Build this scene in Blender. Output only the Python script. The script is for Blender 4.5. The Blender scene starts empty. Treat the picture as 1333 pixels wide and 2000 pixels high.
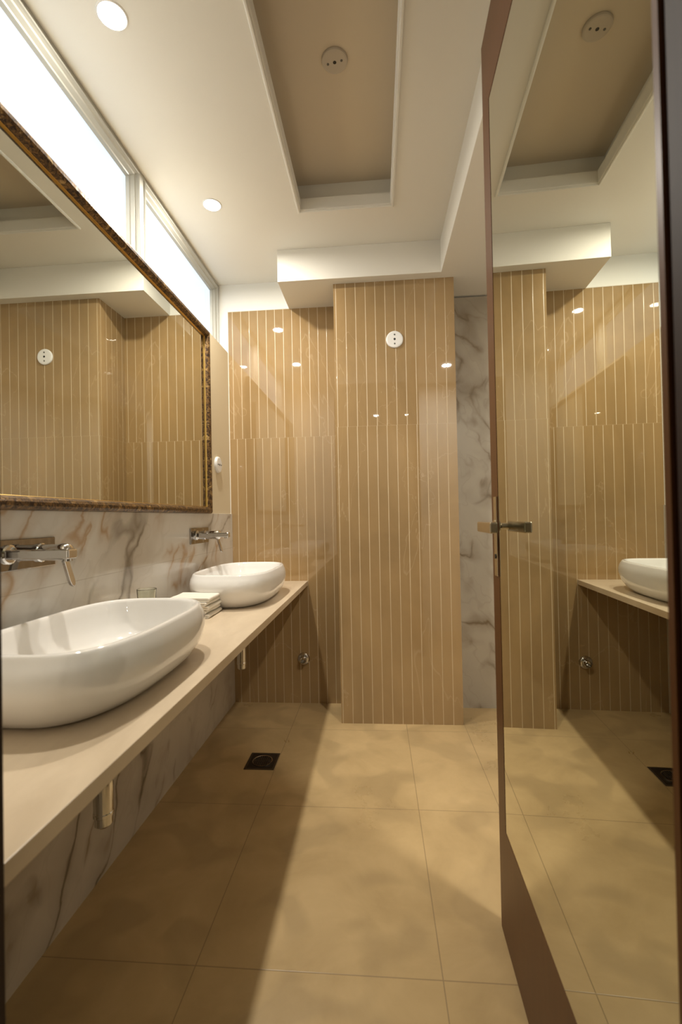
import bpy, bmesh, math
from mathutils import Vector, Matrix

S = bpy.context.scene
COL = S.collection

# ---------------------------------------------------------------- camera
H = 1.093
def make_camera():
    yaw, pitch, roll = math.radians(4.499), math.radians(0.677), math.radians(1.121)
    fw = Vector((-math.sin(yaw) * math.cos(pitch), math.cos(yaw) * math.cos(pitch), math.sin(pitch)))
    rt = Vector((math.cos(yaw), math.sin(yaw), 0))
    up = rt.cross(fw)
    cx = rt * math.cos(roll) - up * math.sin(roll)
    cy = rt * math.sin(roll) + up * math.cos(roll)
    m = Matrix((cx, cy, -fw)).transposed().to_4x4()
    m.translation = (0, 0, H)
    cam = bpy.data.cameras.new('camera')
    cam.sensor_fit = 'VERTICAL'; cam.sensor_height = 36; cam.sensor_width = 24
    cam.lens = 15.888
    cam.clip_start = 0.01
    cam.dof.use_dof = True
    cam.dof.focus_distance = 2.3
    cam.dof.aperture_fstop = 4.0
    o = bpy.data.objects.new('camera', cam); COL.objects.link(o)
    o.matrix_world = m
    S.camera = o
make_camera()

# ---------------------------------------------------------------- world, exposure, light levels
w = bpy.data.worlds.new('world'); S.world = w; w.use_nodes = True
w.node_tree.nodes['Background'].inputs[0].default_value = (.5, .55, .6, 1)
w.node_tree.nodes['Background'].inputs[1].default_value = 0.05
S.view_settings.view_transform = 'Standard'
S.view_settings.look = 'None'
S.view_settings.exposure = 0.0
S.view_settings.gamma = 1.0
S.view_settings.use_curve_mapping = False
LENS = 25            # radiance of the downlight lenses
LAMP = 15.0          # watts of each downlight
LAMP_RIGHT = 17.0
LAMP_HALL = 3.0
SPREAD = 176
WINDOW = 1.3
LAMP_COL = (1.0, .94, .83)

# ---------------------------------------------------------------- node helpers
class N:
    def __init__(s, name):
        s.m = bpy.data.materials.new(name); s.m.use_nodes = True
        s.t = s.m.node_tree; s.p = s.t.nodes['Principled BSDF']
    def n(s, typ, **kw):
        nd = s.t.nodes.new(typ)
        for k, v in kw.items(): setattr(nd, k, v)
        return nd
    def put(s, sock, v):
        if isinstance(v, bpy.types.NodeSocket): s.t.links.new(v, sock)
        elif isinstance(v, (tuple, list)) and len(v) == 3 and sock.type == 'RGBA': sock.default_value = (*v, 1)
        else: sock.default_value = v
    def math(s, op, a, b=0.0, c=None):
        nd = s.n('ShaderNodeMath', operation=op)
        s.put(nd.inputs[0], a); s.put(nd.inputs[1], b)
        if c is not None: s.put(nd.inputs[2], c)
        return nd.outputs[0]
    def mix(s, f, a, b, mode='MIX'):
        nd = s.n('ShaderNodeMix', data_type='RGBA', blend_type=mode)
        s.put(nd.inputs[0], f); s.put(nd.inputs[6], a); s.put(nd.inputs[7], b)
        return nd.outputs[2]
    def ramp(s, f, stops):
        nd = s.n('ShaderNodeValToRGB'); s.put(nd.inputs[0], f)
        els = nd.color_ramp.elements
        while len(els) < len(stops): els.new(.5)
        for e, (p, c) in zip(els, stops):
            e.position = p
            e.color = (c, c, c, 1) if isinstance(c, (int, float)) else (*c, 1)
        return nd.outputs[0]
    def noise(s, vec, scale, detail=3, rough=.5, dist=0.0, out=0):
        nd = s.n('ShaderNodeTexNoise'); s.put(nd.inputs['Vector'], vec)
        nd.inputs['Scale'].default_value = scale; nd.inputs['Detail'].default_value = detail
        nd.inputs['Roughness'].default_value = rough; nd.inputs['Distortion'].default_value = dist
        return nd.outputs[out]
    def coord(s):
        return s.n('ShaderNodeTexCoord').outputs['Object']
    def xyz(s, v):
        nd = s.n('ShaderNodeSeparateXYZ'); s.put(nd.inputs[0], v); return nd.outputs
    def vec(s, x=0.0, y=0.0, z=0.0):
        nd = s.n('ShaderNodeCombineXYZ')
        for i, v in enumerate((x, y, z)): s.put(nd.inputs[i], v)
        return nd.outputs[0]
    def mapping(s, v, loc=(0, 0, 0), rot=(0, 0, 0), scale=(1, 1, 1)):
        nd = s.n('ShaderNodeMapping'); s.put(nd.inputs[0], v)
        nd.inputs[1].default_value = loc; nd.inputs[2].default_value = rot; nd.inputs[3].default_value = scale
        return nd.outputs[0]
    def bump(s, h, strength=.2, dist=.001):
        nd = s.n('ShaderNodeBump'); s.put(nd.inputs['Height'], h)
        nd.inputs['Strength'].default_value = strength; nd.inputs['Distance'].default_value = dist
        s.t.links.new(nd.outputs[0], s.p.inputs['Normal'])
    def set(s, **kw):
        names = dict(color='Base Color', rough='Roughness', metal='Metallic', ior='IOR', trans='Transmission Weight',
                     coat='Coat Weight', coat_rough='Coat Roughness', spec='Specular IOR Level', emit='Emission Color',
                     power='Emission Strength', sss='Subsurface Weight')
        for k, v in kw.items(): s.put(s.p.inputs[names[k]], v)
        return s.m

def simple(name, color, rough=.5, metal=0.0, **kw):
    return N(name).set(color=color, rough=rough, metal=metal, **kw)

def paint(name, color, rough=.6):
    a = N(name); v = a.coord()
    a.bump(a.noise(v, 160, 2), .05, .0005)
    return a.set(color=a.mix(a.noise(v, 2.5, 2), color, tuple(c * .96 for c in color)), rough=rough)

def strip_tile(name, up_anchor, low_anchor, pitch, base):
    """Narrow vertical stone strips with pale joints; one level course joint at 1.576 m."""
    a = N(name); v = a.coord(); x, y, z = a.xyz(v)
    u = a.math('ADD', x, y)
    upper = a.math('GREATER_THAN', z, 1.576)
    anch = a.math('ADD', a.math('MULTIPLY', upper, up_anchor - low_anchor), low_anchor)
    wob = a.math('MULTIPLY', a.math('SUBTRACT', a.noise(v, 3.0, 3), .5), .0022)
    t = a.math('DIVIDE', a.math('ADD', a.math('SUBTRACT', u, anch), wob), pitch)
    fr = a.math('FRACT', t); idx = a.math('FLOOR', t)
    d = a.math('MULTIPLY', a.math('MINIMUM', fr, a.math('SUBTRACT', 1.0, fr)), pitch)
    wid = a.math('ADD', .0008, a.math('MULTIPLY', a.noise(v, 9.0, 4, .7), .0013))
    line = a.math('SUBTRACT', 1.0, a.math('MINIMUM', a.math('MAXIMUM', a.math('DIVIDE', a.math('SUBTRACT', d, wid), .0007), 0.0), 1.0))
    hz = a.math('LESS_THAN', a.math('ABSOLUTE', a.math('SUBTRACT', z, 1.576)), .0009)
    mask = a.math('MAXIMUM', line, a.math('MULTIPLY', hz, .35))
    rnd = a.n('ShaderNodeTexWhiteNoise', noise_dimensions='2D')
    a.put(rnd.inputs['Vector'], a.vec(idx, upper))
    # large soft clouds and a few pale and dark hairline veins running through the whole slab
    cl = a.noise(a.mapping(v, scale=(1, 1, .6)), 2.2, 5, .6, .6)
    fine = a.noise(a.mapping(v, scale=(6, 6, .7)), 9, 5, .65)
    vein = a.noise(a.mapping(v, rot=(0, .75, .3), scale=(1, 1, .45)), 2.0, 5, .55, .9)
    vn = a.math('MULTIPLY', a.math('MAXIMUM', a.math('SUBTRACT', 1.0, a.math('MULTIPLY', a.math('ABSOLUTE', a.math('SUBTRACT', vein, .53)), 260.0)), 0.0), .16)
    dark = tuple(c * .8 for c in base); lite = tuple(min(1, c * 1.18) for c in base)
    c = a.mix(a.ramp(cl, [(.3, 0), (.7, 1)]), dark, lite)
    c = a.mix(a.math('MULTIPLY', fine, .3), c, tuple(q * .72 for q in base))
    c = a.mix(a.math('MULTIPLY', rnd.outputs[0], .16), c, tuple(min(1, q * 1.35) for q in base))
    c = a.mix(vn, c, (.78, .62, .42))
    grout = (.60, .48, .31)
    c = a.mix(a.math('MULTIPLY', mask, a.math('ADD', .55, a.math('MULTIPLY', a.noise(v, 5, 4, .7), .55))), c, grout)
    a.bump(a.math('SUBTRACT', 1.0, line), .35, .0008)
    return a.set(color=c, rough=a.math('ADD', .018, a.math('MULTIPLY', mask, .5)), ior=1.8)

def marble(name, seed, base=(.70, .67, .62), vein_dark=(.11, .08, .05), gold=(.38, .22, .09), axis='X', ang=.64, amount=1.0, seams=None, hue=(.36, .30, .23)):
    a = N(name); v = a.coord(); x, y, z = a.xyz(v)
    q = a.mapping(v, loc=(seed, seed * 1.7, seed * .6))
    def warp(src, scale, amp):
        wn = a.n('ShaderNodeTexNoise'); a.put(wn.inputs['Vector'], src); wn.inputs['Scale'].default_value = scale; wn.inputs['Detail'].default_value = 3
        off = a.n('ShaderNodeVectorMath', operation='SCALE'); a.put(off.inputs[0], wn.outputs['Color']); off.inputs['Scale'].default_value = amp
        add = a.n('ShaderNodeVectorMath', operation='ADD'); a.put(add.inputs[0], src); a.put(add.inputs[1], off.outputs[0])
        return add.outputs[0]
    w = warp(warp(q, 2.2, .30), 13.0, .045)
    r = a.mapping(w, rot=((ang, 0, 0) if axis == 'X' else (0, ang, 0)))
    r = a.mapping(r, scale=(1, 1, .36))
    def veins(scale, centre, width, loc):
        n1 = a.noise(a.mapping(r, loc=(loc, loc, loc)), scale, 2, .5, 0)
        return a.math('MAXIMUM', a.math('SUBTRACT', 1.0, a.math('DIVIDE', a.math('ABSOLUTE', a.math('SUBTRACT', n1, centre)), width)), 0.0)
    gate = a.ramp(a.noise(q, 2.3, 2), [(.46, 0), (.60, 1)])
    gate2 = a.ramp(a.noise(a.mapping(q, loc=(5, 2, 1)), 3.4, 2), [(.48, 0), (.60, 1)])
    v1 = a.math('MULTIPLY', veins(2.6, .5, .014, 0), gate)
    h1 = a.math('MULTIPLY', veins(2.6, .5, .085, 0), gate)
    v2 = a.math('MULTIPLY', veins(4.5, .52, .022, 3), gate2)
    h2 = a.math('MULTIPLY', veins(4.5, .52, .10, 3), gate2)
    v3 = a.math('MULTIPLY', veins(7.0, .5, .02, 6), a.noise(q, 4, 2))
    cl = a.noise(q, 2.4, 5, .6)
    fl = a.noise(a.mapping(r, scale=(1, 1, .5)), 9, 5, .65)
    c = a.mix(a.ramp(cl, [(.35, 0), (.7, 1)]), tuple(b * .90 for b in base), base)
    c = a.mix(a.math('MULTIPLY', fl, .18), c, hue)
    c = a.mix(a.math('MULTIPLY', h1, .62 * amount), c, hue)
    c = a.mix(a.math('MULTIPLY', a.math('MULTIPLY', h2, fl), .9 * amount), c, gold)
    c = a.mix(a.math('MULTIPLY', v3, .30 * amount), c, hue)
    c = a.mix(a.math('MULTIPLY', v2, .75 * amount), c, gold)
    c = a.mix(a.math('MULTIPLY', v1, .85 * amount), c, vein_dark)
    if seams:
        for ax, pos in seams:
            crd = {'x': x, 'y': y, 'z': z}[ax]
            c = a.mix(a.math('MULTIPLY', a.math('LESS_THAN', a.math('ABSOLUTE', a.math('SUBTRACT', crd, pos)), .0009), .5), c, (.32, .27, .2))
    return a.set(color=c, rough=.09)

def floor_tiles():
    a = N('beige floor tile'); v = a.coord(); x, y, z = a.xyz(v)
    def grid(c, origin, pitch):
        t = a.math('DIVIDE', a.math('SUBTRACT', c, origin), pitch)
        fr = a.math('FRACT', t)
        return a.math('FLOOR', t), a.math('MULTIPLY', a.math('MINIMUM', fr, a.math('SUBTRACT', 1.0, fr)), pitch)
    # the cut column on the right starts at x = 0.434
    xi, dx = grid(x, .134, .6)
    far_col = a.math('GREATER_THAN', x, .30)
    dx2 = a.math('ABSOLUTE', a.math('SUBTRACT', x, .434))
    dx = a.math('MINIMUM', a.math('ADD', dx, a.math('MULTIPLY', far_col, 9)), dx2)
    yi, dy = grid(y, 1.7087, .62)
    d = a.math('MINIMUM', dx, dy)
    joint = a.math('SUBTRACT', 1.0, a.math('MINIMUM', a.math('DIVIDE', a.math('MAXIMUM', a.math('SUBTRACT', d, .0009), 0.0), .0008), 1.0))
    rnd = a.n('ShaderNodeTexWhiteNoise', noise_dimensions='2D'); a.put(rnd.inputs['Vector'], a.vec(xi, yi))
    cl = a.noise(v, 3.2, 6, .62, .5)
    st = a.ramp(a.noise(a.mapping(v, loc=(3.4, 1.3, 0)), 5.5, 1.5, .45, .3), [(.50, 0), (.60, 1)])
    streak = a.noise(a.mapping(v, rot=(0, 0, .3), scale=(1.2, 6, 1)), 5, 5, .65, .4)
    c = a.mix(a.ramp(cl, [(.32, 0), (.68, 1)]), (.42, .295, .14), (.60, .435, .22))
    c = a.mix(a.math('MULTIPLY', streak, .28), c, (.62, .45, .23))
    c = a.mix(a.math('MULTIPLY', st, .34), c, (.28, .20, .10))
    c = a.mix(a.math('MULTIPLY', rnd.outputs[0], .12), c, (.70, .50, .28))
    c = a.mix(a.math('MULTIPLY', joint, .6), c, (.20, .14, .075))
    a.bump(a.math('SUBTRACT', 1.0, joint), .3, .0008)
    return a.set(color=c, rough=a.math('ADD', .2, a.math('MULTIPLY', cl, .22)))

def counter_stone():
    a = N('cream limestone'); v = a.coord()
    cl = a.noise(a.mapping(v, scale=(3, 1, 1)), 3.5, 6, .6, .6)
    c = a.mix(a.ramp(cl, [(.3, 0), (.7, 1)]), (.60, .48, .34), (.74, .61, .45))
    c = a.mix(a.math('MULTIPLY', a.noise(v, 60, 3), .12), c, (.45, .33, .2))
    return a.set(color=c, rough=.3)

def mottled_bronze():
    a = N('mottled bronze'); v = a.coord()
    n1 = a.noise(v, 75, 5, .75, .8)
    c = a.mix(a.ramp(n1, [(.42, 0), (.66, 1)]), (.022, .010, .006), (.27, .15, .05))
    c = a.mix(a.ramp(a.noise(v, 38, 4, .7), [(.58, 0), (.68, 1)]), c, (.45, .30, .12))
    a.bump(n1, .4, .002)
    return a.set(color=c, rough=.38, metal=.45)

def brown_wood(name, c1, c2, rough=.38):
    a = N(name); v = a.coord()
    g = a.noise(a.mapping(v, scale=(9, 9, .5)), 12, 5, .6, .3)
    return a.set(color=a.mix(g, c1, c2), rough=rough, spec=.25)

M = dict(
    white=paint('white wall paint', (.88, .865, .81)),
    ceiling=paint('ceiling paint', (.82, .795, .73)),
    cream=paint('cream wall paint', (.70, .60, .42)),
    tan=paint('tan tray tone', (.66, .57, .44)),  # tray panel, darker and browner than the ceiling
    frame=simple('window frame enamel', (.43, .42, .37), .45),
    tile_back=strip_tile('stone strips back wall', 2.658 - .535, 2.658 - .517, .0518, (.355, .232, .105)),
    tile_pillar=strip_tile('stone strips pillar', 2.404 + .119, 2.404 + .117, .0525, (.355, .236, .112)),
    marble=marble('veined marble left', 1.3, seams=[('z', .925)], amount=.85),
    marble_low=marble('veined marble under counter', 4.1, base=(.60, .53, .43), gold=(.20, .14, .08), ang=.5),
    marble_right=marble('veined marble right', 7.7, base=(.49, .44, .36), axis='Y', ang=.46, gold=(.16, .11, .06), hue=(.22, .18, .13), amount=1.1),
    floor=floor_tiles(),
    stone=counter_stone(),
    ceramic=simple('glazed white ceramic', (.84, .82, .79), .06, coat=.4, coat_rough=.03),
    chrome=simple('chrome', (.66, .65, .64), .06, 1.0),
    plate=simple('dim reflection chrome', (.34, .32, .30), .05, 1.0),  # chrome darkened so the mixer back plates look like they reflect a dim room
    nickel=simple('satin nickel', (.62, .56, .44), .22, 1.0),
    darkmetal=simple('dark hole', (.012, .01, .008), .5),
    drain=simple('worn steel', (.16, .14, .12), .35, .9),
    bronze=mottled_bronze(),
    gold=simple('gilt bead', (.75, .50, .16), .3, 1.0),
    mirror=simple('mirror silver', (.69, .69, .62), 0.0, 1.0),
    door_mirror=simple('door mirror silver', (.69, .695, .60), 0.0, 1.0),
    wood=brown_wood('reddish brown veneer', (.080, .030, .009), (.13, .050, .016)),
    jamb=brown_wood('dark jamb veneer', (.018, .008, .006), (.032, .014, .010), .55),
    plastic=simple('white plastic', (.80, .79, .77), .3),
    towel=paint('white towelling', (.80, .75, .66), .9),
    hall=paint('hall wall paint', (.62, .56, .46)),
)
def glass_mat():
    return N('clear glass').set(color=(.93, .97, .92), rough=.0, trans=1.0, ior=1.47)
M['glass'] = glass_mat()
def pane_mat():
    a = N('lit frosted pane'); v = a.coord()
    x, y, z = a.xyz(v)
    cl = a.noise(v, 1.3, 2)
    c = a.mix(cl, (.62, .73, .84), (.68, .78, .87))
    return a.set(color=(.05, .055, .06), rough=.03, emit=c, power=WINDOW)
M['pane'] = pane_mat()
def lens(name, power):
    return N(name).set(color=(.9, .9, .9), rough=.4, emit=LAMP_COL, power=power)
M['lens'] = lens('lit downlight lens', LENS)

# ---------------------------------------------------------------- mesh helpers
def link(name, bm, mat, parent=None, bevel=0, smooth=False, segs=2):
    bmesh.ops.recalc_face_normals(bm, faces=bm.faces)
    me = bpy.data.meshes.new(name); bm.to_mesh(me); bm.free()
    if mat: me.materials.append(mat)
    if smooth:
        for p in me.polygons: p.use_smooth = True
    o = bpy.data.objects.new(name, me); COL.objects.link(o)
    if bevel:
        b = o.modifiers.new('bevel', 'BEVEL'); b.width = bevel; b.segments = segs; b.limit_method = 'ANGLE'; b.angle_limit = math.radians(40)
        b.harden_normals = False
    if parent: o.parent = parent
    return o
def box(bm, x0, x1, y0, y1, z0, z1):
    vs = [bm.verts.new((x, y, z)) for x in (x0, x1) for y in (y0, y1) for z in (z0, z1)]
    for f in ((0, 1, 3, 2), (4, 6, 7, 5), (0, 4, 5, 1), (2, 3, 7, 6), (0, 2, 6, 4), (1, 5, 7, 3)):
        bm.faces.new([vs[i] for i in f])
def boxes(*bs):
    bm = bmesh.new()
    for b in bs: box(bm, *b)
    return bm
def prism(bm, pts, z0, z1):
    lo = [bm.verts.new((x, y, z0)) for x, y in pts]; hi = [bm.verts.new((x, y, z1)) for x, y in pts]
    bm.faces.new(lo); bm.faces.new(hi)
    n = len(pts)
    for i in range(n): bm.faces.new((lo[i], lo[(i + 1) % n], hi[(i + 1) % n], hi[i]))
def lathe(bm, prof, n=48, mat=None, cap=True):
    """prof: (radius, height) from bottom to top, around local z; mat places it."""
    mat = mat or Matrix.Identity(4)
    rings = []
    for r, h in prof:
        if r < 1e-6: rings.append([bm.verts.new(mat @ Vector((0, 0, h)))])
        else: rings.append([bm.verts.new(mat @ Vector((r * math.cos(2 * math.pi * i / n), r * math.sin(2 * math.pi * i / n), h))) for i in range(n)])
    for a, b in zip(rings, rings[1:]):
        for i in range(n):
            j = (i + 1) % n
            if len(a) == 1 and len(b) == 1: continue
            if len(a) == 1: bm.faces.new((a[0], b[i], b[j]))
            elif len(b) == 1: bm.faces.new((a[i], a[j], b[0]))
            else: bm.faces.new((a[i], a[j], b[j], b[i]))
    if cap:
        for rg in (rings[0], rings[-1]):
            if len(rg) > 1: bm.faces.new(rg)
AX_X = Matrix.Rotation(math.pi / 2, 4, 'Y')        # local z -> +x
AX_MY = Matrix.Rotation(math.pi / 2, 4, 'X')       # local z -> -y
AX_MZ = Matrix.Rotation(math.pi, 4, 'X')           # local z -> -z
def T(x, y, z): return Matrix.Translation((x, y, z))
def ring_frame(bm, prof, a0, a1, b0, b1, place):
    """sweep profile (inset, height) round the rectangle a0..a1 x b0..b1; place(a, b, h) -> point."""
    loops = []
    for d, h in prof:
        loops.append([bm.verts.new(place(a, b, h)) for a, b in ((a0 + d, b0 + d), (a1 - d, b0 + d), (a1 - d, b1 - d), (a0 + d, b1 - d))])
    for p, q in zip(loops, loops[1:] + loops[:1]):
        for i in range(4):
            j = (i + 1) % 4
            bm.faces.new((p[i], p[j], q[j], q[i]))
def setting(o, label=None):
    o['kind'] = 'structure'
    if label: o['label'] = label
    return o
def tag(o, label, cat, group=None):
    o['label'] = label; o['category'] = cat
    if group: o['group'] = group
    return o
def thing(name, loc, label, cat, group=None):
    o = bpy.data.objects.new(name, None); COL.objects.link(o); o.location = loc; o.empty_display_size = .05
    return tag(o, label, cat, group)
def copy_thing(o, loc, label, group=None):
    c = o.copy(); COL.objects.link(c); c.location = loc; c['label'] = label
    if group: c['group'] = group
    for ch in o.children:
        k = ch.copy(); COL.objects.link(k); k.parent = c
        for g in ch.children:
            d = g.copy(); COL.objects.link(d); d.parent = k
    return c

# ---------------------------------------------------------------- room
XL, XM, XW, YB, YP, ZC, ZS = -.876, -.866, -.929, 2.658, 2.404, 2.515, 2.346
XR, YF, YH = 1.5, .454, .334
DL, DR = -.404, .288                      # door opening
PL, PR = -.208, .429                      # pillar

setting(link('floor', boxes((-1.15, XR + .1, -2.2, 2.8, -.1, 0)), M['floor']), 'large beige stone floor tiles')
setting(link('wall_left', boxes((-1.1, XL, YF, YB + .006, 0, 2.10)), M['cream']), 'cream painted lower left wall ending in a narrow ledge under the windows')
setting(link('wall_left_upper', boxes((-1.1, XW, YF, .868, 2.10, ZC)), M['white']), 'white wall beside the high windows')
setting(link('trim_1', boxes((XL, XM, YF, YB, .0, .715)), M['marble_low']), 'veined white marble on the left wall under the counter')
setting(link('trim_2', boxes((XL, XM, YF, YB, .715, 1.126)), M['marble'], bevel=.001), 'veined white marble splashback above the counter')
setting(link('wall_back', boxes((-1.1, XR + .1, YB + .006, 2.8, 0, 2.6)), M['white']), 'white painted back wall above the tiles')
setting(link('trim_3', boxes((-.8715, PL, YB, YB + .006, 0, ZS)), M['tile_back']), 'brown beige vertical strip tiles on the back wall')
setting(link('trim_4', boxes((-.8755, -.8715, YB - .0015, YB + .006, 1.126, ZS), (-.8755, PL, YB - .0012, YB + .006, ZS - .0005, ZS + .0035)), M['towel']), 'pale grout line round the back wall tiles')
setting(link('wall_pillar', boxes((PL, PR, YP, YB + .006, 0, ZS)), M['tile_pillar']), 'pillar clad in vertical beige strip tiles standing before the back wall')
setting(link('trim_5', boxes((PR, XR, 2.618, YB + .006, 0, 2.336)), M['marble_right']), 'grey veined marble wall right of the pillar')
setting(link('trim_6', boxes((PR, XR, 2.640, YB + .006, 2.336, ZS)), M['white']))
setting(link('wall_right', boxes((XR, XR + .1, YF, 2.8, 0, 2.6)), M['white']))
setting(link('wall_front', boxes((-1.1, DL - .03, YH, YF, 0, 2.6), (DR + .03, XR + .1, YH, YF, 0, 2.6), (DL - .03, DR + .03, YH, YF, 2.38, 2.6)), M['white']))

# ceiling with its recessed tray
TX0, TX1, TY0, TY1 = -.336, .106, .80, 2.066
def ceiling():
    h = .010
    z1 = ZC + .15; z0 = ZC + .053; k = -.035
    bs = []
    for q, a, b in ((h, ZC, z0), (k, z0, z1)):
        bs += [(-1.1, TX0 + q, YF, 2.8, a, b), (TX1 - q, XR, YF, 2.8, a, b), (TX0 + q, TX1 - q, TY1 - q, 2.8, a, b), (TX0 + q, TX1 - q, YF, TY0 + q, a, b)]
    setting(link('ceiling', boxes(*bs), M['ceiling']), 'white ceiling')
    bm = bmesh.new()
    prof = [(0, 0), (0, .006), (.003, .0085), (.008, .0085), (.010, .006), (.0105, .001), (.013, .001), (.0145, -.003), (.0145, -.053), (.004, -.053), (.004, 0)]
    ring_frame(bm, prof, TX0, TX1, TY0, TY1, lambda a, b, hh: (a, b, ZC - hh))
    setting(link('trim_7', bm, M['ceiling']), 'white moulding round the ceiling recess')
    setting(link('ceiling_tray', boxes((TX0 - .06, TX1 + .06, TY0 - .06, TY1 + .06, z1, z1 + .03)), M['tan']), 'tan panel inside the ceiling recess')
ceiling()
bm = bmesh.new()
prism(bm, [(-.498, 2.347), (.357, 2.347), (.357, YF), (XR, YF), (XR, YB + .006), (-.498, YB + .006)], ZS, ZC)
setting(link('ceiling_soffit', bm, M['ceiling'], bevel=.0015), 'lower stepped soffit of the ceiling')

# hall behind the doorway
setting(link('wall_hall', boxes((-1.15, -1.05, -2.2, YH, 0, 2.6), (1.5, 1.6, -2.2, YH, 0, 2.6), (-1.15, 1.6, -2.3, -2.2, 0, 2.6)), M['hall']))
setting(link('ceiling_hall', boxes((-1.15, 1.6, -2.3, YH, 2.525, 2.6)), M['white']))

# windows: two frosted clerestory lights
def window(n, y0, y1):
    bm = bmesh.new()
    prof = [(0, -.12), (0, 0), (.019, 0), (.021, .005), (.024, .007), (.027, .005), (.029, 0), (.033, -.006), (.040, -.007), (.047, -.020), (.052, -.022), (.056, -.036), (.056, -.12)]
    ring_frame(bm, prof, y0, y1, 2.10, ZC, lambda a, b, h: (XW + h, a, b))
    o = setting(link('window_%d' % n, bm, M['frame']), 'pale frame of a high frosted window')
    link('pane', boxes((-.974, -.964, y0 + .05, y1 - .05, 2.15, ZC - .05)), M['pane'], o)
window(1, .868, 1.757)
window(2, 1.757, YB + .004)
setting(link('wall_left_back', boxes((-1.1, -1.0, .868, YB + .006, 2.10, 2.6)), M['white']))

# door frame
setting(link('trim_8', boxes((DL - .03, DL, YH - .004, YF + .004, 0, 2.38)), M['jamb'], bevel=.003), 'dark door jamb at the left edge')
setting(link('trim_9', boxes((DR, DR + .03, YH - .004, YF + .004, 0, 2.38)), M['jamb'], bevel=.003), 'dark door jamb at the right edge')
setting(link('trim_10', boxes((DL, DR, YH - .004, YF + .004, 2.355, 2.38)), M['jamb']))

# door leaf with a full-length mirror, standing open
def door():
    o = bpy.data.objects.new('door_1', None); COL.objects.link(o)
    o.location = (.3076, 1.2355, 0)
    o.rotation_euler = (0, 0, -math.radians(1.568))     # local -y runs from the free edge to the hinge
    setting(o, 'open brown door faced with a tall mirror')
    W, th = .772, .04
    my0, my1, mz0, mz1 = -.762, -.068, .297, 2.152
    d = .004
    link('door_leaf', boxes((d, th, -W, 0, .006, 2.352)), M['wood'], o, bevel=.0012)
    link('facing', boxes((0, d, my1, 0, .006, 2.352), (0, d, -W, my0, .006, 2.352), (0, d, my0, my1, .006, mz0), (0, d, my0, my1, mz1, 2.352)), M['wood'], o)
    link('mirror_glass', boxes((.0008, d, my0, my1, mz0, mz1)), M['door_mirror'], o)
    pl = link('lock_plate', boxes((-.003, 0, -.062, -.03, .935, 1.138)), M['nickel'], o, bevel=.001)
    bm = bmesh.new()
    lathe(bm, [(.017, 0), (.017, .006), (.011, .008), (.009, .010), (.009, .030)], 32, T(0, -.045, 1.062) @ Matrix.Rotation(-math.pi / 2, 4, 'Y'))
    link('spindle_rose', bm, M['nickel'], pl, smooth=False)
    bm = bmesh.new()
    box(bm, -.046, -.028, -.186, -.033, 1.049, 1.075)
    link('lever_handle', bm, M['nickel'], pl, bevel=.004, segs=3)
    bm = bmesh.new()
    lathe(bm, [(.006, 0), (.006, .0015), (.004, .002), (0, .002)], 24, T(-.003, -.045, .985) @ Matrix.Rotation(-math.pi / 2, 4, 'Y'))
    link('keyhole', bm, M['darkmetal'], pl)
door()

# ---------------------------------------------------------------- vanity
ct = link('countertop', boxes((XM, -.4146, YF, YB, .694, .721)), M['stone'], bevel=.0015)
tag(ct, 'long cream stone countertop running along the left wall under both basins', 'countertop')

def superring(bm, a, b, z, n, seg=96):
    vs = []
    for i in range(seg):
        t = 2 * math.pi * i / seg
        c, s = math.cos(t), math.sin(t)
        vs.append(bm.verts.new((a * math.copysign(abs(c) ** (2 / n), c), b * math.copysign(abs(s) ** (2 / n), s), z)))
    return vs
def basin(loc, label):
    o = thing('washbasin', loc, label, 'washbasin', None)
    A, B = .175, .288
    outer = [(-.048, 0, 2.7), (-.038, .001, 2.7), (-.024, .008, 2.75), (-.008, .024, 2.8), (.004, .044, 2.9), (.009, .064, 3.0), (.012, .084, 3.1), (.010, .104, 3.3), (.005, .122, 3.4), (0, .134, 3.4),
             (-.002, .139, 3.4), (-.006, .142, 3.4), (-.011, .1425, 3.4), (-.015, .140, 3.4), (-.018, .134, 3.4), (-.022, .115, 3.3), (-.030, .085, 3.1), (-.046, .056, 2.9), (-.070, .038, 2.6), (-.105, .028, 2.3), (-.135, .024, 2.1), (-.158, .022, 2)]
    bm = bmesh.new()
    rings = [superring(bm, A + d, B + d * (1.9 if d > 0 else 1.0 if d > -.1 else 1.0 + (-.1 - d) * 10), z, n) for d, z, n in outer]
    for p, q in zip(rings, rings[1:]):
        for i in range(len(p)):
            j = (i + 1) % len(p); bm.faces.new((p[i], p[j], q[j], q[i]))
    bm.faces.new(rings[0]); bm.faces.new(rings[-1])
    link('bowl', bm, M['ceramic'], o, smooth=True)
    bm = bmesh.new()
    lathe(bm, [(.031, .0225), (.031, .0245), (.028, .0262), (.024, .0255), (.022, .0262), (0, .028)], 40)
    link('waste_cover', bm, M['chrome'], o, smooth=True)
    return o
b1 = basin((-.652, 1.024, .721), 'nearer white oval vessel basin at the left edge, half out of frame')
b2 = copy_thing(b1, (-.643, 2.102, .721), 'farther white oval vessel basin at the end of the counter by the tiled wall')

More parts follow.
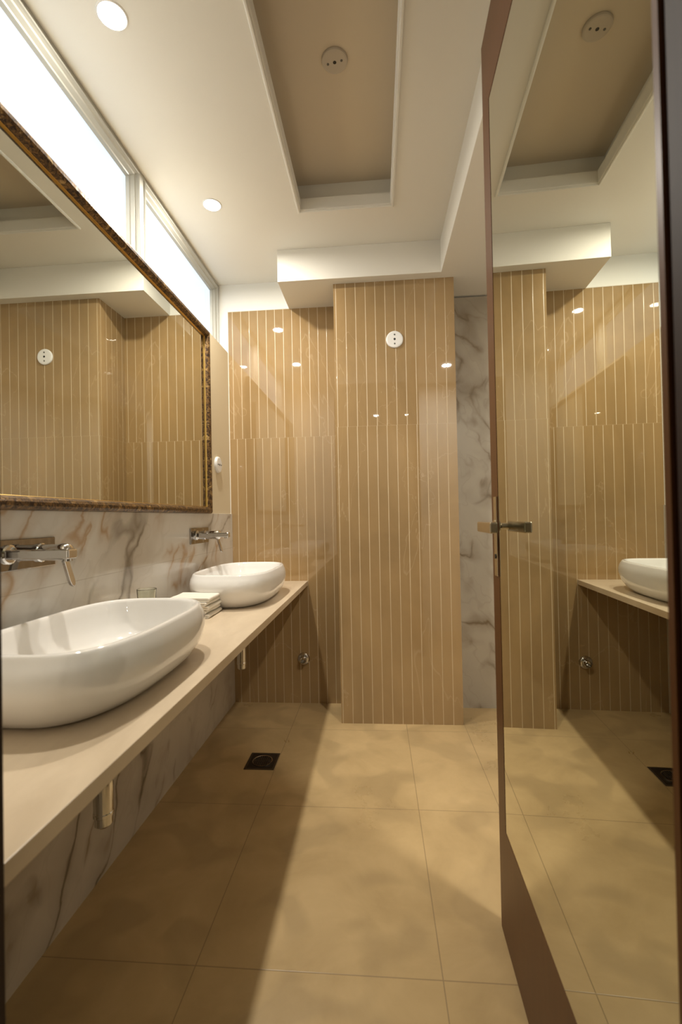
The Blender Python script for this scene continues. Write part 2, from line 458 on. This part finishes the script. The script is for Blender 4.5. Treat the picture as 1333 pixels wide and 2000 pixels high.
# wall mixers
def mixer(loc, label):
    o = thing('wall_mixer', loc, label, 'tap')
    link('back_plate', boxes((0, .006, -.1115, .1115, -.038, .038)), M['plate'], o, bevel=.003, segs=3)
    bm = bmesh.new()
    lathe(bm, [(.024, .006), (.024, .012), (.021, .014), (.021, .062), (.023, .064), (.023, .078), (.020, .086), (.012, .091), (0, .092)], 40, T(0, .055, .0) @ AX_X)
    h = link('handle_body', bm, M['chrome'], o, smooth=False); 
    for p in h.data.polygons: p.use_smooth = True
    m = h.modifiers.new('bevel', 'EDGE_SPLIT'); m.split_angle = math.radians(40)
    bm = bmesh.new()
    # lever blade hanging down and slightly outward, with a rounded tip
    pts = [(-.009, 0), (.009, 0), (.0095, -.055), (.007, -.066), (0, -.071), (-.007, -.066), (-.0095, -.055)]
    for t in (-.0025, .0025):
        pass
    fr = [bm.verts.new((.074 - .0 + (-z) * .30 + .003, .055 + y, -.016 + z)) for y, z in pts]
    bk = [bm.verts.new((.068 - .0 + (-z) * .30, .055 + y, -.016 + z)) for y, z in pts]
    bm.faces.new(fr); bm.faces.new(bk)
    for i in range(len(pts)):
        j = (i + 1) % len(pts); bm.faces.new((fr[i], fr[j], bk[j], bk[i]))
    link('lever', bm, M['chrome'], h, bevel=.001)
    sp = link('spout', boxes((.004, .166, -.063, -.029, -.008, .014)), M['chrome'], o, bevel=.004, segs=3)
    bm = bmesh.new(); lathe(bm, [(.010, 0), (.010, .006), (.007, .007), (0, .005)], 28, T(.153, -.046, -.007) @ AX_MZ)
    link('aerator', bm, M['chrome'], sp)
    bm = bmesh.new()
    lathe(bm, [(.023, .006), (.023, .011), (.019, .013)], 36, T(0, -.046, .003) @ AX_X)
    link('spout_collar', bm, M['chrome'], o)
    return o
m1 = mixer((XM + .0, 1.037, 1.018), 'chrome wall mixer with hanging lever above the nearer basin, below the mirror')
m2 = copy_thing(m1, (XM + .0, 2.145, 1.018), 'chrome wall mixer with hanging lever above the farther basin near the corner')

# bottle traps under the counter
def trap(loc, label):
    o = thing('bottle_trap', loc, label, 'drain trap')
    bm = bmesh.new()
    lathe(bm, [(.0, -.310), (.015, -.308), (.020, -.303), (.020, -.285), (.0225, -.283), (.0225, -.276), (.0215, -.274), (.0215, -.165), (.0225, -.163), (.0225, -.150), (.017, -.147), (.017, -.142), (0, -.141)], 40)
    link('bottle', bm, M['chrome'], o, smooth=False)
    bm = bmesh.new(); lathe(bm, [(.011, -.15), (.011, 0)], 28)
    link('tail_pipe', bm, M['chrome'], o, smooth=False)
    bm = bmesh.new(); lathe(bm, [(.0125, .0), (.0125, .195)], 28, T(-.018, 0, -.205) @ Matrix.Rotation(-math.pi / 2, 4, 'Y'))
    link('waste_pipe', bm, M['chrome'], o)
    bm = bmesh.new(); lathe(bm, [(.030, .0), (.028, .005), (.014, .008)], 36, T(XM + .65, 0, -.205) @ AX_X)
    link('wall_flange', bm, M['chrome'], o)
    return o
t1 = trap((-.65, 1.015, .694), 'chrome bottle trap hanging under the counter below the nearer basin')
t2 = copy_thing(t1, (-.65, 2.10, .694), 'chrome bottle trap just showing under the counter below the farther basin')

# pipe outlet with chrome flange on the back wall
o = thing('pipe_outlet', (-.446, YB, .262), 'round chrome pipe outlet low on the back wall under the counter', 'pipe outlet')
bm = bmesh.new(); lathe(bm, [(.036, 0), (.037, .003), (.034, .009), (.026, .013), (.020, .014)], 40, AX_MY)
link('flange', bm, M['chrome'], o, smooth=True)
bm = bmesh.new(); lathe(bm, [(.019, 0), (.019, .038), (.0165, .040), (.0155, .038), (.0155, .008)], 36, AX_MY, cap=False)
link('pipe_stub', bm, M['chrome'], o)
bm = bmesh.new(); lathe(bm, [(.0155, .008), (0, .008)], 36, AX_MY, cap=False)
link('pipe_hole', bm, M['darkmetal'], o)

# framed mirror
def wall_mirror():
    o = thing('wall_mirror', (XL, 1.59, 1.60), 'large rectangular mirror in a mottled dark bronze frame on the left wall', 'mirror')
    y0, y1, z0, z1 = -.695, .695, 1.126 - 1.60, 2.073 - 1.60
    bm = bmesh.new()
    prof = [(0, 0), (0, .020), (.003, .027), (.010, .032), (.020, .032), (.028, .027), (.033, .018), (.034, .014), (.034, 0)]
    ring_frame(bm, prof, y0, y1, z0, z1, lambda a, b, h: (h, a, b))
    f = link('frame', bm, M['bronze'], o)
    bm = bmesh.new()
    ring_frame(bm, [(.0335, .006), (.0335, .0135), (.0345, .0145), (.0355, .0135), (.036, .006)], y0, y1, z0, z1, lambda a, b, h: (h, a, b))
    link('inner_bead', bm, M['gold'], f)
    link('glass', boxes((.001, .009, y0 + .03, y1 - .03, z0 + .03, z1 - .03)), M['mirror'], o)
wall_mirror()

# folded hand towels between the basins, each a sheet folded in three
def towel(i, loc, rz, label):
    o = bpy.data.objects.new('folded_towel', towel_mesh(.0))
    COL.objects.link(o); o.location = loc; o.rotation_euler = (0, 0, rz)
    return tag(o, label, 'towel', 'stack of folded hand towels between the basins')
_tm = {}
def towel_mesh(_):
    if 'm' in _tm: return _tm['m']
    bm = bmesh.new()
    L, Wd, t, gap = .168, .145, .0062, .0012
    # centre line in x-z: three layers joined by round folds
    path = []
    def arc(cx, cz, r, a0, a1, n=7):
        for k in range(n + 1):
            a = a0 + (a1 - a0) * k / n; path.append((cx + r * math.cos(a), cz + r * math.sin(a)))
    r = (t + gap) / 2
    z0 = t / 2
    path.append((-L / 2, z0)); path.append((0, z0 + .0004))
    arc(L / 2 - r, z0 + r, r, -math.pi / 2, math.pi / 2)
    path.append((0, z0 + 2 * r))
    path.append((-L / 2 + .012, z0 + 2 * r + .0002))
    up, dn = [], []
    for k, (x, z) in enumerate(path):
        a = path[max(k - 1, 0)]; b = path[min(k + 1, len(path) - 1)]
        dx, dz = b[0] - a[0], b[1] - a[1]; l = math.hypot(dx, dz)
        nx, nz = -dz / l * t / 2, dx / l * t / 2
        up.append((x + nx, z + nz)); dn.append((x - nx, z - nz))
    outline = up + dn[::-1]
    ys = [-Wd / 2 + Wd * k / 8 for k in range(9)]
    rows = [[bm.verts.new((x, y, z + .0006 * math.sin(y * 60 + x * 40))) for x, z in outline] for y in ys]
    n = len(outline)
    for p, q in zip(rows, rows[1:]):
        for i in range(n):
            j = (i + 1) % n; bm.faces.new((p[i], p[j], q[j], q[i]))
    bm.faces.new(rows[0]); bm.faces.new(rows[-1])
    bmesh.ops.recalc_face_normals(bm, faces=bm.faces)
    me = bpy.data.meshes.new('folded_towel'); bm.to_mesh(me); bm.free(); me.materials.append(M['towel'])
    _tm['m'] = me
    return me
names = ['bottom towel of the folded white stack between the two basins', 'second towel up in the folded white stack between the basins',
         'third towel up in the folded white stack between the basins', 'fourth towel up, second from the top of the white stack', 'top towel of the folded white stack beside the drinking glass']
offs = [(.006, -.002, .02), (-.004, .003, -.03), (.005, .0, .015), (-.002, -.004, -.02), (.003, .002, .03)]
for i in range(5):
    towel(i, (-.730 + offs[i][0], 1.735 + offs[i][1], .722 + i * .0152), offs[i][2], names[i])

# drinking glass
g = thing('drinking_glass', (-.765, 1.445, .721), 'small clear drinking glass standing by the towels against the marble splashback', 'glass')
bm = bmesh.new()
lathe(bm, [(0, .0005), (.021, .0005), (.0225, .003), (.0310, .146), (.0313, .1475), (.0297, .148), (.0289, .146), (.0208, .012), (.018, .009), (0, .008)], 56, cap=False)
link('tumbler', bm, M['glass'], g, smooth=True)

# floor drain
o = thing('floor_drain', (-.536, 2.015, 0), 'square dark metal floor drain with a round grate under the counter edge', 'drain')
bm = bmesh.new()
ring_frame(bm, [(0, 0), (0, .002), (.009, .0015), (.009, 0)], -.067, .067, -.069, .069, lambda a, b, h: (a, b, h))
link('drain_frame', bm, M['drain'], o)
bm = bmesh.new()
box(bm, -.058, .058, -.060, .060, .0, .0008)
link('drain_plate', bm, simple('blackened steel', (.045, .036, .028), .4, .6), o)
bm = bmesh.new()
lathe(bm, [(.046, .0008), (.046, .004), (.043, .0045), (.041, .003), (.041, .0008)], 44, cap=False)
link('drain_ring', bm, simple('polished steel', (.38, .34, .30), .25, 1.0), o)
bm = bmesh.new()
for i in range(9):
    x = -.036 + i * .009; hl = math.sqrt(max(.04 ** 2 - x * x, 0))
    box(bm, x - .0016, x + .0016, -hl, hl, .0008, .0028)
box(bm, -.040, .040, -.0016, .0016, .0008, .0030)
link('grate', bm, M['drain'], o)

# round blanking plates
def cover(loc, rot, label, mat=None):
    o = thing('blanking_plate', loc, label, 'cover plate'); o.rotation_euler = rot
    bm = bmesh.new()
    lathe(bm, [(.045, 0), (.045, .004), (.043, .0075), (.038, .009), (0, .0095)], 56)
    link('disc', bm, mat or M['plastic'], o)
    bm = bmesh.new(); lathe(bm, [(.0058, .0092), (.0058, .0101), (0, .0101)], 24); link('centre_hole', bm, M['darkmetal'], o)
    for s in (-1, 1):
        bm = bmesh.new(); lathe(bm, [(.0042, .0090), (.0042, .0102), (.0036, .0108), (0, .0108)], 20, T(0, s * .024, 0))
        link('screw', bm, simple('screw steel', (.14, .14, .13), .4, .8), o)
    return o
c1 = cover((.114, YP, 2.030), (math.pi / 2, 0, 0), 'round white blanking plate on the tiled pillar')
c2 = copy_thing(c1, (XL, 2.440, 1.397), 'round white blanking plate on the cream wall right of the mirror'); c2.rotation_euler = (0, math.pi / 2, 0); c2.scale = (1, 1, 1.6)
c3 = cover((-.112, 1.530, ZC + .15), (math.pi, 0, math.radians(80)), 'round shade-toned blanking plate in the ceiling recess', simple('shade-toned plastic', (.52, .46, .38), .4))  # shade of the recess is put into the plate's colour
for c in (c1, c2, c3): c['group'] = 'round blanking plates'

# downlights
def downlight(loc, label, watts, r=.037):
    o = thing('downlight', loc, label, 'ceiling light')
    bm = bmesh.new()
    lathe(bm, [(r + .005, 0), (r + .005, -.0015), (r + .003, -.003), (r, -.003), (r, -.0005)], 48, cap=False)
    link('trim_ring', bm, M['plastic'], o)
    bm = bmesh.new(); lathe(bm, [(r, -.0008), (0, -.0008)], 48, cap=False)
    link('lens', bm, M['lens'], o)
    L = bpy.data.lights.new('downlight_beam', 'AREA'); L.shape = 'DISK'; L.size = 2 * r - .004; L.energy = watts
    L.color = LAMP_COL; L.spread = math.radians(SPREAD)
    b = bpy.data.objects.new('downlight_beam', L); COL.objects.link(b); b.parent = o; b.location = (0, 0, -.0022)
    return o
d1 = downlight((-.712, 1.200, ZC), 'lit round ceiling downlight nearest the camera, above the nearer basin', LAMP * .85)
d2 = downlight((-.712, 1.973, ZC), 'lit round ceiling downlight above the farther basin, beside the second window', LAMP * 1.2)
d3 = downlight((.608, .991, ZS), 'lit downlight in the soffit hidden behind the door, reflected in the pillar tiles', LAMP_RIGHT)
d4 = downlight((.021, -1.6, 2.525), 'left lit downlight in the hall ceiling outside the doorway', LAMP_HALL)
d5 = copy_thing(d4, (.546, -1.6, 2.525), 'right lit downlight in the hall ceiling outside the doorway')
for d in (d1, d2): d['group'] = 'downlights above the basins'
for d in (d4, d5): d['group'] = 'hall downlights'
